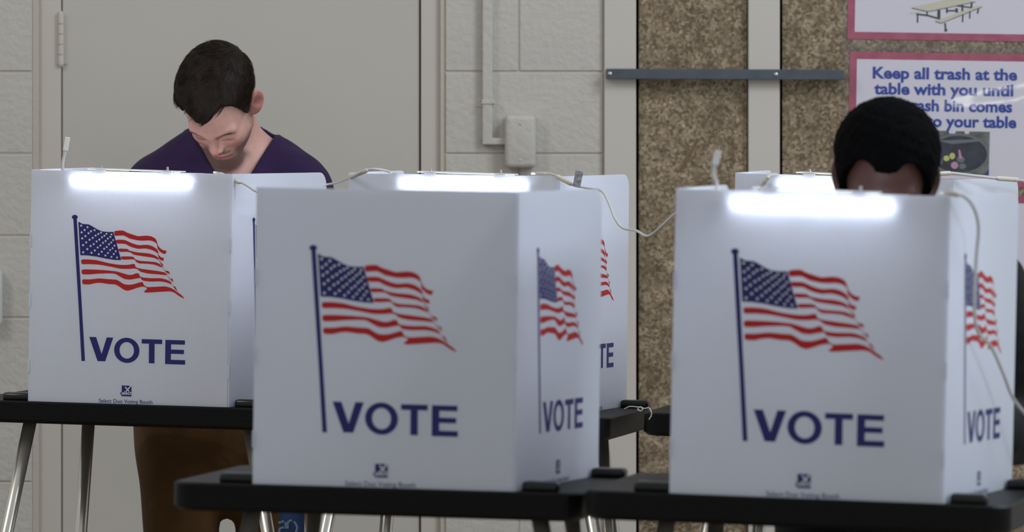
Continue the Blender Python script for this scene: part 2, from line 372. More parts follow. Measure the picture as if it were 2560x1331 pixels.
for a in ((620, 345, 622, 550, 36), (1275, 545, 1290, 700, 40), (1290, 690, 1300, 750, 66), (1695, 330, 1688, 520, 34), (1860, 260, 1856, 430, 32), (2060, 190, 2040, 310, 36), (590, 345, 850, 370, 40), (850, 370, 1150, 450, 40), (1125, 240, 1125, 450, 70), (840, 290, 850, 370, 34),
          (1310, 190, 1315, 310, 40), (1540, 190, 1550, 290, 60), (1680, 110, 1680, 260, 44), (1900, 40, 1890, 180, 44), (1310, 250, 1550, 250, 34), (1550, 130, 1890, 170, 30), (480, 205, 870, 285, 14), (870, 285, 1990, 32, 12), (1040, 510, 1180, 555, 14), (1180, 555, 2150, 150, 12)): pol.append(ln(*a))
b = MB()
for i, (pl, mi) in enumerate(pol): b.add([(x, -.0014 - i * .00003, z) for x, z in pl], [tuple(range(len(pl)))], mi)
b.build('table_picture', parent=t1, mats=[cream, leg_p])
t3, L = poster('laminated pink-bordered poster at the right edge, below the trash poster', 2124, 488, 2600, 806, .9)
# clear tape strips between the posters
for (a0, a1, a2, a3, lab) in ((2104, 112, 2600, 128, 'shiny strip of clear tape between the two upper posters'),):
    p = P((a0 + a2) / 2, (a1 + a3) / 2, PO); s_ = PO / F
    o = MB().box((-(a2 - a0) * s_ / 2, -.005, -(a3 - a1) * s_ / 2), ((a2 - a0) * s_ / 2, -.0044, (a3 - a1) * s_ / 2)).build('clear_tape', film_m); o.location = p; o.rotation_euler = (0, math.radians(.9), 0)
    tag(o, lab, 'tape')

# ------------------------------------------------------------------ printed artwork of the screens (traced on the left booth's flat panel)
PW, PH = .44, .495
def quadmap(px, py):
    """pixel on the left booth's front panel -> metres on the sheet (x from the left edge, z up from the bottom)"""
    TL, TR, BL, BR = (85, 422), (583, 436), (68, 1005), (572, 1018)
    u, v = .5, .5
    for _ in range(12):
        fx = (1 - u) * (1 - v) * TL[0] + u * (1 - v) * TR[0] + (1 - u) * v * BL[0] + u * v * BR[0] - px
        fy = (1 - u) * (1 - v) * TL[1] + u * (1 - v) * TR[1] + (1 - u) * v * BL[1] + u * v * BR[1] - py
        a = (1 - v) * (TR[0] - TL[0]) + v * (BR[0] - BL[0]); b = (1 - u) * (BL[0] - TL[0]) + u * (BR[0] - TR[0])
        c = (1 - v) * (TR[1] - TL[1]) + v * (BR[1] - BL[1]); d = (1 - u) * (BL[1] - TL[1]) + u * (BR[1] - TR[1])
        D = a * d - b * c; u -= (fx * d - fy * b) / D; v -= (a * fy - c * fx) / D
    return (u * PW, (1 - v) * PH)
def zq(z): return quadmap(170 + z[0] / 5.787, 530 + z[1] / 5.787)
def smooth_poly(pts, it=1):
    for _ in range(it):
        o = []
        for i in range(len(pts)):
            a, b = pts[i], pts[(i + 1) % len(pts)]; o += [(a[0] * .82 + b[0] * .18, a[1] * .82 + b[1] * .18), (a[0] * .18 + b[0] * .82, a[1] * .18 + b[1] * .82)]
        pts = o
    return pts
canton = [(165, 130), (225, 163), (320, 173), (380, 205), (450, 248), (520, 275), (600, 283), (678, 282), (790, 693), (690, 688), (560, 668), (430, 640), (300, 622), (190, 618)]
stars = [(207,190),(300,213),(257,253),(403,256),(351,272),(213,287),(314,301),(497,292),(458,312),(578,310),(651,319),(418,335),(268,342),(547,338),(634,355),(375,368),(511,360),(221,375),(597,380),(329,395),(473,393),(675,402),(564,414),(432,420),(279,434),(526,440),(646,437),(389,459),(613,462),(233,473),(487,479),(343,486),(694,482),(580,501),(447,508),(293,530),(541,527),(665,520),(404,550),(629,546),(506,570),(711,564),(233,577),(355,585),(597,588),(462,606),(682,603),(559,624),(648,645),(729,654)]
reds = [
 [(688,272),(760,263),(825,263),(880,295),(970,325),(1040,348),(1160,338),(1230,347),(1290,378),(1312,410),(1320,465),(1310,455),(1270,425),(1210,408),(1110,412),(1040,408),(920,383),(870,355),(830,335),(760,337),(698,341)],
 [(1316,440),(1340,500),(1375,533),(1410,553),(1458,558),(1440,608),(1395,597),(1355,568),(1330,530)],
 [(710,395),(840,398),(880,415),(960,452),(1050,478),(1170,470),(1240,487),(1300,522),(1325,555),(1332,605),(1290,570),(1230,543),(1150,523),(1040,530),(960,510),(900,485),(850,455),(720,453)],
 [(1330,605),(1365,648),(1418,665),(1407,708),(1365,692),(1340,665)],
 [(748,522),(890,530),(905,552),(980,572),(1060,585),(1190,595),(1270,618),(1320,645),(1342,695),(1270,660),(1190,648),(1060,630),(980,615),(910,572),(758,573)],
 [(1350,690),(1375,735),(1395,745),(1410,792),(1375,765)],
 [(780,637),(965,640),(1000,685),(1070,705),(1190,712),(1290,722),(1350,745),(1395,795),(1380,800),(1330,778),(1260,755),(1150,745),(1050,742),(1005,715),(985,680),(793,687)],
 [(1412,825),(1440,850),(1478,848),(1512,898),(1460,882)],
 [(200,680),(320,680),(440,693),(600,735),(760,760),(880,763),(960,748),(990,750),(1000,795),(1060,815),(1180,832),(1330,852),(1430,872),(1465,915),(1340,900),(1180,888),(1070,862),(1030,825),(985,812),(900,820),(780,818),(640,788),(470,757),(330,748),(205,750)],
 [(1478,918),(1510,962),(1540,962),(1552,1018),(1520,985)],
 [(205,823),(400,828),(560,838),(720,855),(820,885),(900,908),(960,903),(1010,882),(1050,888),(1062,930),(1110,945),(1210,955),(1370,955),(1440,972),(1500,1000),(1533,1048),(1440,1012),(1340,1000),(1220,1005),(1110,992),(1085,975),(1075,948),(1000,960),(920,975),(840,968),(760,925),(700,888),(600,883),(430,888),(330,898),(208,898)],
 [(1533,1048),(1555,1075),(1580,1075),(1612,1145),(1565,1100)],
 [(213,968),(320,972),(470,955),(600,968),(720,975),(760,998),(820,1038),(880,1050),(960,1045),(1080,1010),(1105,1012),(1120,1055),(1165,1085),(1280,1080),(1430,1073),(1500,1090),(1560,1120),(1620,1170),(1660,1190),(1718,1250),(1680,1240),(1620,1205),(1560,1160),(1500,1145),(1420,1148),(1160,1165),(1112,1155),(1165,1110),(1160,1092),(1110,1075),(1030,1090),(960,1115),(880,1138),(820,1120),(760,1075),(700,1043),(600,1038),(480,1018),(400,1025),(320,1045),(215,1040)]]
hem = [(1316, 440), (1328, 540), (1340, 680), (1395, 790), (1460, 900), (1530, 1045), (1640, 1192)]
def art():
    """-> list of (polygon, material, lift): 0 navy, 1 red, 2 white"""
    A = []
    A.append(([quadmap(*p) for p in ((185.9, 544.7), (194.7, 544.7), (205, 760), (212, 902.4), (203, 902.4), (196.8, 760))], 0, 0))
    A.append(([zq((115 + 43 * math.cos(a), 65 + 33 * math.sin(a))) for a in [i * math.pi / 12 for i in range(24)]], 0, 1))
    A.append(([zq(p) for p in canton], 0, 0))
    for (x, y) in stars:
        r = 23 - (x - 200) * .007
        A.append(([zq((x + r * (1 if i % 2 == 0 else .42) * math.sin(i * math.pi / 5), y - r * (1 if i % 2 == 0 else .42) * math.cos(i * math.pi / 5))) for i in range(10)], 2, 1))
    for r in reds: A.append(([zq(p) for p in smooth_poly(r)], 1, 0))
    for a, b in zip(hem[:-1], hem[1:]): A.append(([zq((a[0] - 2.5, a[1])), zq((a[0] + 3, a[1])), zq((b[0] + 3, b[1])), zq((b[0] - 2.5, b[1]))], 1, 0))
    return A
ART = art()
def vote():
    A = []; Q = lambda *pts: [quadmap(*p) for p in pts]
    A.append(Q((223.6, 842), (241, 842.5), (254.5, 885), (268, 843.3), (284.5, 843.8), (263.5, 903), (244, 902.5)))
    n = 36; ring = []
    for i in range(n):
        a0, a1 = 2 * math.pi * i / n, 2 * math.pi * (i + 1) / n
        o = lambda a, rx, ry: (318.8 + rx * math.cos(a), 875.5 + ry * math.sin(a) + .026 * rx * math.cos(a))
        A.append(Q(o(a0, 32.2, 31.5), o(a1, 32.2, 31.5), o(a1, 18.4, 20.8), o(a0, 18.4, 20.8)))
    A.append(Q((357, 847.3), (409, 848.7), (409, 859.7), (389.7, 859.2), (389, 908), (374.6, 907.6), (375.4, 858.8), (357, 858.3)))
    A.append(Q((417.2, 849.2), (466.6, 850.6), (466.5, 861.2), (431.6, 860.2), (431.2, 873.4), (464, 874.4), (463.8, 884.8), (431, 883.8), (430.6, 899), (467, 900), (466.8, 911), (416, 909.6)))
    return A
VOTE = vote()
CAP = text_mesh('Select Duo Voting Booth', .004); SEL = text_mesh('select', .012)

def printed(parent, to3, suffix=''):
    """flat print on a sheet; to3(x, z, lift) -> local point"""
    lab = lambda o: o
    b = MB()
    for pl, mi, li in ART: b.add([to3(x, z, li * .0002) for x, z in pl], [tuple(range(len(pl)))], mi)
    o = b.build('flag_print', parent=parent, mats=[blue_m, red_m, white_print]); o['label'] = 'printed waving flag on a navy pole'
    b = MB()
    for pl in VOTE: b.add([to3(x, z, 0) for x, z in pl], [tuple(range(len(pl)))])
    o = b.build('vote_lettering', blue_m, parent); o['label'] = 'navy word VOTE in bold capitals'
    b = MB(); sq = [quadmap(*p) for p in ((305.4, 963.5), (330.2, 964.2), (329.8, 991), (304.8, 990.3))]
    b.add([to3(x, z, 0) for x, z in sq], [(0, 1, 2, 3)], 0)
    for p0, p1, w in (((314, 967), (324, 978.5), 2.6), ((315.5, 979), (330, 963), 2.6)):
        d = math.hypot(p1[0] - p0[0], p1[1] - p0[1]); nx, ny = (p1[1] - p0[1]) / d * w / 2, -(p1[0] - p0[0]) / d * w / 2
        b.add([to3(*quadmap(x, y), .0002) for x, y in ((p0[0] + nx, p0[1] + ny), (p1[0] + nx, p1[1] + ny), (p1[0] - nx, p1[1] - ny), (p0[0] - nx, p0[1] - ny))], [(0, 1, 2, 3)], 1)
    v, f = SEL; x0, x1 = v[:, 0].min(), v[:, 0].max(); k = 29.0 / (x1 - x0); cut = 305.4
    for fc in f:
        cx = 301.2 + (np.mean([v[i, 0] for i in fc]) - x0) * k
        b.add([to3(*quadmap(301.2 + (v[i, 0] - x0) * k, 986.6 - v[i, 1] * k * 1.05), .0003) for i in fc], [tuple(range(len(fc)))], 0 if cx < cut else 1)
    b.build('maker_mark', parent=parent, mats=[blue_m, white_print])
    v, f = CAP; x0, x1 = v[:, 0].min(), v[:, 0].max(); k = 137.0 / (x1 - x0)
    mesh_obj('maker_caption', [to3(*quadmap(246.5 + (p[0] - x0) * k, 1006.2 + (p[0] - x0) * k * .026 - p[1] * k), 0) for p in v], f, blue_m, parent)

def sheet_outline(w, h, r, n=7):
    o = [(0, 0), (w, 0)] + [(w - r + r * math.sin(a), h - r + r * math.cos(a)) for a in [math.pi / 2 * (1 - i / n) for i in range(n + 1)]] + [(0, h)]
    return o
T = .004
BOOTHS = {}
def booth(key, label, cx, cy, scale, yaw, roll, rwing, lwing, prints=('front', 'right', 'left'), over=.145):
    Y = F / scale; base = P(cx, cy, Y)
    # the thing's empty stands on the floor below the sheet; tilt is carried by an inner placement of every part
    R = Euler((0, math.radians(roll), math.radians(-yaw)), 'XYZ').to_matrix().to_4x4()
    M = Matrix.Translation((0, 0, base.z)) @ R
    t = thing('voting_booth', label, 'voting booth', (base.x, base.y, 0), group='voting booths with folding privacy screens')
    def put(o, m=M): o.matrix_local = m; return o
    # table
    x0, x1, y0, y1, r = -PW / 2 - over, PW / 2 + .112, -.010, .455, .036
    pl = []
    for (ax, ay, s) in ((x1 - r, y0 + r, -90), (x1 - r, y1 - r, 0), (x0 + r, y1 - r, 90), (x0 + r, y0 + r, 180)):
        pl += [(ax + r * math.cos(math.radians(s + 15 * i)), ay + r * math.sin(math.radians(s + 15 * i))) for i in range(7)]
    b = MB(); n = len(pl)
    cxp, cyp = (x0 + x1) / 2, (y0 + y1) / 2
    lev = ((1.0, -.0028, .003), (1., 0, .0), (1., -.040, 0), (1., -.047, .006))
    sh = lambda p, d: (p[0] - d * (1 if p[0] > cxp else -1), p[1] - d * (1 if p[1] > cyp else -1))
    rings = [(.0032, -.0), (0, -.0032), (0, -.040), (.007, -.047)]
    v = []; f = []
    for d, z in rings: v += [(*sh(p, d), z) for p in pl]
    for k in range(3): f += [(k * n + (i + 1) % n, k * n + i, (k + 1) * n + i, (k + 1) * n + (i + 1) % n) for i in range(n)]
    f += [tuple(range(n)), tuple(range(4 * n - 1, 3 * n - 1, -1))]
    b.add(v, f); put(b.build('table_top', black_m, t))
    # clips in the table
    sr, cr = math.sin(math.radians(rwing - yaw)), math.cos(math.radians(rwing - yaw)); sl, cl = math.sin(math.radians(lwing - yaw)), math.cos(math.radians(lwing - yaw))
    for (qx, qy) in ((-PW / 2 - .036, .028), (PW / 2 + .042, .028), (PW / 2 + sr * .40 + .036, cr * .40), (-PW / 2 + sl * .40 - .036, cl * .40)):
        put(MB().bbox((qx - .03, qy - .017, -.003), (qx + .03, qy + .017, .016), .006, seg=3).build('corner_clip', clip_m, t, True))
    # legs
    for (lx, ly, dx, dy) in ((-.235, .05, -.20, -.06), (.255, .05, .20, -.06), (-.215, .39, -.10, .08), (.235, .39, .10, .08)):
        top = M @ Vector((lx, ly, -.045)); dl = top.z / 1.0
        d = (R @ Vector((dx, dy, 0))); bot = Vector((top.x + d.x * dl, top.y + d.y * dl, 0.012))
        lg = MB().tube([top, bot], .0145, 14).build('leg', leg_m, t, True)
        MB().tube([bot + Vector((0, 0, .03)), bot + Vector((0, 0, -.012))], .018, 12).build('foot_cap', black_m, lg, True)
    # front sheet
    z0 = -.001
    b = MB().prism(sheet_outline(PW, PH, .004), -T / 2, T / 2, 'y')
    b.v = [(x - PW / 2, y, z + z0) for x, y, z in b.v]
    fp = put(b.build('front_panel', flute_m, t))
    if 'front' in prints: printed(fp, lambda x, z, l: (x - PW / 2, -T / 2 - .0004 - l, z + z0))
    # wings
    for side, ang in (('right', rwing), ('left', lwing)):
        a = math.radians(ang - yaw); sgn = 1 if side == 'right' else -1
        b = MB().prism(sheet_outline(PW, PH, .032), -T / 2, T / 2, 'y')
        # tabs that lock into the front sheet
        for zc in (.075, .215, .345): b.box((-.0035, -T / 2 - .0012 if side == 'right' else -T / 2 + .001, zc - .014), (.002, T / 2 - .001 if side == 'right' else T / 2 + .0008, zc + .014))
        o = b.build('side_panel', flute_m, t)
        # local x of the wing runs from the front edge backwards
        W = Matrix.Translation((sgn * (PW / 2 + T / 2), 0, z0 + (.0 if side == 'right' else .001))) @ Matrix.Rotation(math.pi / 2 - a, 4, 'Z')
        o.matrix_local = M @ W
        if side in prints:
            if side == 'right': printed(o, lambda x, z, l: (x + .004, -T / 2 - .0004 - l, z))
            else: printed(o, lambda x, z, l: (PW - x, T / 2 + .0004 + l, z))
    BOOTHS[key] = (t, Matrix.Translation(t.location) @ M)
    return t
booth('A', 'voting booth where the man in purple stands, leftmost', 320, 1011, 1176, 14, .95, 25, 14)
booth('B', 'voting booth half hidden behind the dark unlit front booth', 1128, 1036, 1212, 12.5, .7, 20, 14)
booth('E', 'voting booth behind the person with short black hair', 2094, 1050, 1233, 13, 1.5, 22.5, 12, over=.185)
booth('C', 'unlit front voting booth in the centre, with no glowing lamp', 958, 1220, 1509, 12.5, .8, 19, 13)
booth('D', 'front voting booth at right with a cord down its side', 2014, 1247, 1549.5, 12.5, 1.35, 19.5, 13)

def booth_lamp(key, label, off=0., half=.135):
    M = BOOTHS[key][1]; t = thing('tube_lamp', label, 'lamp', group='tube lamps on the booth screens'); t.matrix_world = M @ Matrix.Translation((off, .0, PH))
    zt = -.0225; yt = .0135
    MB().tube([(-half, yt, zt), (half, yt, zt)], .0075, 14).build('tube', lamp_m, t, True)
    h = MB().bbox((-half - .02, yt - .006, zt + .0095), (half + .02, yt + .018, zt + .0215), .003); h.build('reflector', white_plastic, t)
    for s in (-1, 1): MB().tube([(s * half, yt, zt), (s * (half + .018), yt, zt)], .009, 12).build('end_cap', white_plastic, t, True)
    p = MB().bbox((-.10, .003, .0015), (.105, .05, .004), .0008).build('bracket_plate', white_plastic, t)
    p.rotation_euler = (0, math.radians(.9), 0)
    for x in (-.072, .076):
        m = MB().tube([(x, .012, .003), (x, .012, .0075)], .0028, 8); m.sphere((x, .012, .009), .0026); m.build('bolt', steel_m, t, True)
        MB().box((x - .012, .003, -.010), (x + .012, .0045, .002)).build('bracket_tab', white_plastic, t)
booth_lamp('A', 'lit tube lamp behind the top of the leftmost booth front')
booth_lamp('B', 'lit tube lamp on the half hidden middle booth', .02)
booth_lamp('E', 'lit tube lamp glowing beside the black hair at right')
booth_lamp('D', 'lit tube lamp behind the top of the right front booth')

# ------------------------------------------------------------------ cords
def cord(label, pts, r=.0026, name='power_cord'):
    c = P(*pts[0]); t = thing(name, label, 'cord', c)
    sp = spline([P(*p) - c for p in pts], 8)
    MB().tube(sp, r, 8).build('cable', cord_m, t, True)
    return t, c
def sleeve(t, c, p0, p1, r, m=sleeve_m, name='tape_sleeve'):
    a, b = P(*p0) - c, P(*p1) - c
    MB().tube([a, a.lerp(b, .08), a.lerp(b, .92), b], [r * .7, r, r, r * .75], 10).build(name, m, t, True)
def tagbox(t, c, px0, py0, px1, py1, Y, th, m, name):
    a, b = P(px0, py1, Y) - c, P(px1, py0, Y) - c
    MB().bbox((a.x, a.y - th / 2, a.z), (b.x, b.y + th / 2, b.z), .0012).build(name, m, t)
t, c = cord('white power cord draped from the leftmost booth to the middle booth', [(535, 431, 11.92), (548, 434, 11.9), (578, 446, 11.87), (612, 461, 11.85), (650, 482, 11.85), (720, 488, 11.95), (790, 468, 12.02), (840, 457, 12.0), (878, 443, 11.6), (915, 426, 11.52), (950, 424, 11.52), (990, 434, 11.62)])
sleeve(t, c, (548, 434, 11.89), (600, 457, 11.85), .0045); sleeve(t, c, (876, 444, 11.6), (918, 426, 11.51), .0048)
t, c = cord('white power cord with a grey tag looping from the middle booth to the right', [(1330, 434, 11.58), (1362, 433, 11.52), (1392, 440, 11.48), (1430, 461, 11.46), (1470, 471, 11.46), (1504, 478, 11.42), (1522, 508, 11.4), (1538, 548, 11.38), (1558, 571, 11.36), (1590, 577, 11.3), (1620, 590, 11.2), (1655, 565, 11.1), (1690, 533, 11.0), (1730, 510, 10.8)])
sleeve(t, c, (1390, 440, 11.475), (1430, 461, 11.455), .0048)
tg = MB().bbox((-.008, -.004, -.017), (.008, .004, .017), .001).build('cord_tag', tag_m, t); tg.location = P(1445, 448, 11.44) - c; tg.rotation_euler = (0, .2, 0)
t, c = cord('thin white cord hanging down the side of the right front booth', [(2352, 483, 9.1), (2378, 484, 8.98), (2410, 491, 8.98), (2435, 522, 9.02), (2446, 570, 9.06), (2441, 640, 9.08), (2436, 760, 9.08), (2444, 828, 9.1), (2478, 868, 9.15), (2508, 935, 9.22), (2535, 1000, 9.28), (2590, 1075, 9.35), (2630, 1200, 9.45), (2640, 1500, 9.5), (2640, 2100, 9.5), (2655, 2515, 9.55), (2720, 2500, 9.62)], .0028)
sleeve(t, c, (2372, 482, 8.98), (2398, 486, 8.975), .005)
t, c = cord('taped white cord along the top edge of the back right booth', [(2318, 440, 11.25), (2342, 436, 11.24), (2372, 433, 11.26), (2420, 438, 11.34), (2480, 445, 11.44), (2520, 449, 11.52), (2560, 453, 11.6), (2610, 475, 11.7), (2640, 600, 11.8), (2645, 1000, 11.85), (2645, 1700, 11.85), (2660, 2070, 11.9), (2720, 2060, 12.0)], .0032)
sleeve(t, c, (2490, 446, 11.45), (2546, 450, 11.54), .005); sleeve(t, c, (2344, 435, 11.235), (2376, 433, 11.255), .0046)
t, c = cord('short taped white cord over the top left of the back right booth', [(1896, 476, 11.3), (1910, 458, 11.3), (1922, 441, 11.29), (1934, 436, 11.32), (1946, 441, 11.42), (1956, 470, 11.44)], .003)
sleeve(t, c, (1902, 468, 11.295), (1922, 441, 11.285), .0045)
def plug(label, pts, box, Y):
    t, c = cord(label, pts, .0032, 'lamp_plug')
    t['category'] = 'plug'
    (x0, y0, x1, y1) = box; a, b = P(x0, y0, Y) - c, P(x1, y1, Y) - c
    d = (b - a); o = MB().bbox((-.0052, -.004, -d.length / 2), (.0052, .004, d.length / 2), .0012).build('connector', white_plastic, t)
    o.location = (a + b) / 2; o.rotation_euler = (0, math.atan2(d.x, d.z), 0)
plug('white cord plug standing up behind the leftmost booth', [(159, 470, 11.96), (157, 420, 11.96), (158, 402, 11.96), (164, 376, 11.96)], (163.5, 377, 169.5, 343), 11.96)
plug('white cord plug standing up behind the right front booth', [(1796, 520, 9.12), (1792, 462, 9.12), (1784, 435, 9.12), (1787, 408, 9.12)], (1787, 412, 1796, 376), 9.12)
# string tied round the table corner of the middle booth
c = P(1595, 1030, 11.42); t = thing('string_tie', 'thin white string knotted over the black table corners', 'string', c)
MB().tube(spline([P(*p) - c for p in ((1561, 1023, 11.44), (1575, 1017, 11.42), (1598, 1019, 11.40), (1612, 1022, 11.4), (1622, 1020, 11.4), (1628, 1030, 11.39), (1628, 1040, 11.39), (1622, 1050, 11.39))], 6), .0011, 6).build('strand', string_m, t, True)
MB().tube(spline([P(*p) - c for p in ((1594, 1024, 11.395), (1600, 1018, 11.39), (1607, 1022, 11.385), (1602, 1028, 11.385), (1594, 1025, 11.39))], 6), .0012, 6).build('knot', string_m, t, True)

# ------------------------------------------------------------------ blue strap under the front table
c = P(722, 1215, 11.75); t = thing('hanging_strap', 'wide blue strap with pale lettering hanging below the tables', 'strap', c)
strap_m = mat('strap_blue', srgb(14, 54, 100), .6, noise=(40, srgb(11, 46, 88), 3)); str_l = mat('strap_letter', srgb(112, 126, 150), .6)
w = .0232
b = MB(); N = 10
for i in range(N): pass
zs = [0.13 - .05 * i for i in range(13)]
v = []
for i, z in enumerate(zs):
    dy = .006 * math.sin(i * .9); dx = .0022 * i
    v += [(-w + dx * .4, dy, z), (w + dx, dy + .004, z), (w + dx, dy + .006, z), (-w + dx * .4, dy + .002, z)]
f = []
for i in range(12):
    for k in range(4): f.append((i * 4 + k, i * 4 + (k + 1) % 4, (i + 1) * 4 + (k + 1) % 4, (i + 1) * 4 + k))
b.add(v, f); b.build('webbing', strap_m, t, True)
zz = lambda x, y: P(540 + x / 8, 1260 + y / 8, 11.75) - c
for st_ in ([(1440, 490), (1436, 400), (1460, 345), (1525, 325)], [(1560, 350), (1600, 400), (1625, 480), (1600, 560)], [(1250, 375), (1310, 360), (1362, 340)], [(1262, 580), (1272, 510), (1300, 480), (1362, 465)], [(1390, 360), (1400, 430), (1395, 490)]):
    m = MB(); pts = spline([zz(*p) + Vector((0, -.011, 0)) for p in st_], 5)
    v = []
    for i, p in enumerate(pts):
        d = (pts[min(i + 1, len(pts) - 1)] - pts[max(i - 1, 0)]).normalized(); nrm = Vector((d.z, 0, -d.x)) * .0022
        v += [p + nrm, p - nrm]
    m.add(v, [(2 * i, 2 * i + 1, 2 * i + 3, 2 * i + 2) for i in range(len(pts) - 1)]); m.build('strap_lettering', str_l, t)

# ------------------------------------------------------------------ people: signed-distance bodies meshed with surface nets
f32 = np.float32
def grid(lo, hi, h):
    ax = [np.arange(lo[i], hi[i] + h, h, dtype=f32) for i in range(3)]
    return np.meshgrid(*ax, indexing='ij'), np.array(lo, dtype=float), h
def ell_(p, c, r):
    a = (p[0] - c[0]) / r[0]; b = (p[1] - c[1]) / r[1]; d = (p[2] - c[2]) / r[2]
    k0 = np.sqrt(a * a + b * b + d * d) + 1e-6
    k1 = np.sqrt((a / r[0]) ** 2 + (b / r[1]) ** 2 + (d / r[2]) ** 2) + 1e-6
    return k0 * (k0 - 1) / k1
def cap_(p, a, b, ra, rb=None):
    rb = ra if rb is None else rb
    d = [b[i] - a[i] for i in range(3)]; L2 = sum(x * x for x in d) + 1e-9
    t = np.clip(((p[0] - a[0]) * d[0] + (p[1] - a[1]) * d[1] + (p[2] - a[2]) * d[2]) / L2, 0, 1)
    return np.sqrt((p[0] - a[0] - t * d[0]) ** 2 + (p[1] - a[1] - t * d[1]) ** 2 + (p[2] - a[2] - t * d[2]) ** 2) - (ra + (rb - ra) * t)
def smin(a, b, k):
    h = np.maximum(k - np.abs(a - b), 0) / k
    return np.minimum(a, b) - h * h * k * .25
def smax(a, b, k): return -smin(-a, -b, k)
def nets(V, lo, h):
    S = V < 0; nx, ny, nz = V.shape
    cs = [(i, j, k) for i in (0, 1) for j in (0, 1) for k in (0, 1)]
    sl = lambda A, c: A[c[0]:nx - 1 + c[0], c[1]:ny - 1 + c[1], c[2]:nz - 1 + c[2]]
    cnt = sum(sl(S, c).astype(np.int8) for c in cs); act = (cnt > 0) & (cnt < 8)
    idx = np.argwhere(act); n = len(idx); num = np.full(act.shape, -1, dtype=np.int64); num[act] = np.arange(n)
    acc = np.zeros((n, 3)); w = np.zeros(n)
    for c in cs:
        for ax in range(3):
            if c[ax]: continue
            c2 = list(c); c2[ax] = 1
            a = V[idx[:, 0] + c[0], idx[:, 1] + c[1], idx[:, 2] + c[2]].astype(float); b = V[idx[:, 0] + c2[0], idx[:, 1] + c2[1], idx[:, 2] + c2[2]].astype(float)
            m = (a < 0) != (b < 0); t = np.where(m, a / np.where(m, a - b, 1), 0)
            q = np.tile(np.array(c, float), (n, 1)); q[:, ax] += t
            acc += q * m[:, None]; w += m
    verts = (idx + acc / w[:, None]) * h + lo
    faces = []
    for ax in range(3):
        u, v = [(1, 2), (2, 0), (0, 1)][ax]
        s0 = [slice(None)] * 3; s1 = [slice(None)] * 3; s0[ax] = slice(0, -1); s1[ax] = slice(1, None)
        ch = S[tuple(s0)] != S[tuple(s1)]; e = np.argwhere(ch)
        ok = (e[:, u] > 0) & (e[:, v] > 0) & (e[:, u] < S.shape[u] - 1) & (e[:, v] < S.shape[v] - 1); e = e[ok]
        def cell(du, dv):
            q = e.copy(); q[:, u] -= du; q[:, v] -= dv; return num[q[:, 0], q[:, 1], q[:, 2]]
        quad = np.stack([cell(1, 1), cell(0, 1), cell(0, 0), cell(1, 0)], 1)
        flip = ~S[e[:, 0], e[:, 1], e[:, 2]]; quad[flip] = quad[flip][:, ::-1]
        faces.append(quad)
    return verts, np.concatenate(faces)
def np_mesh(name, v, f, m, parent, colors=None, base=None, extra=None):
    me = bpy.data.meshes.new(name)
    if base is not None: v = v - np.array(base)
    me.vertices.add(len(v)); me.vertices.foreach_set('co', np.ascontiguousarray(v, dtype=np.float32).ravel())
    f = np.asarray(f); me.loops.add(f.size); me.loops.foreach_set('vertex_index', f.astype(np.int32).ravel())
    me.polygons.add(len(f)); me.polygons.foreach_set('loop_start', np.arange(len(f), dtype=np.int32) * 4)
    me.polygons.foreach_set('use_smooth', np.ones(len(f), dtype=bool))
    if colors is not None:
        at = me.color_attributes.new('tone', 'FLOAT_COLOR', 'POINT'); at.data.foreach_set('color', np.c_[colors, np.ones(len(v))].astype(np.float32).ravel())
    me.materials.append(m); me.update(); me.validate()
    return link(name, me, parent)
def lin3(c): return np.array(srgb(*c)[:3])

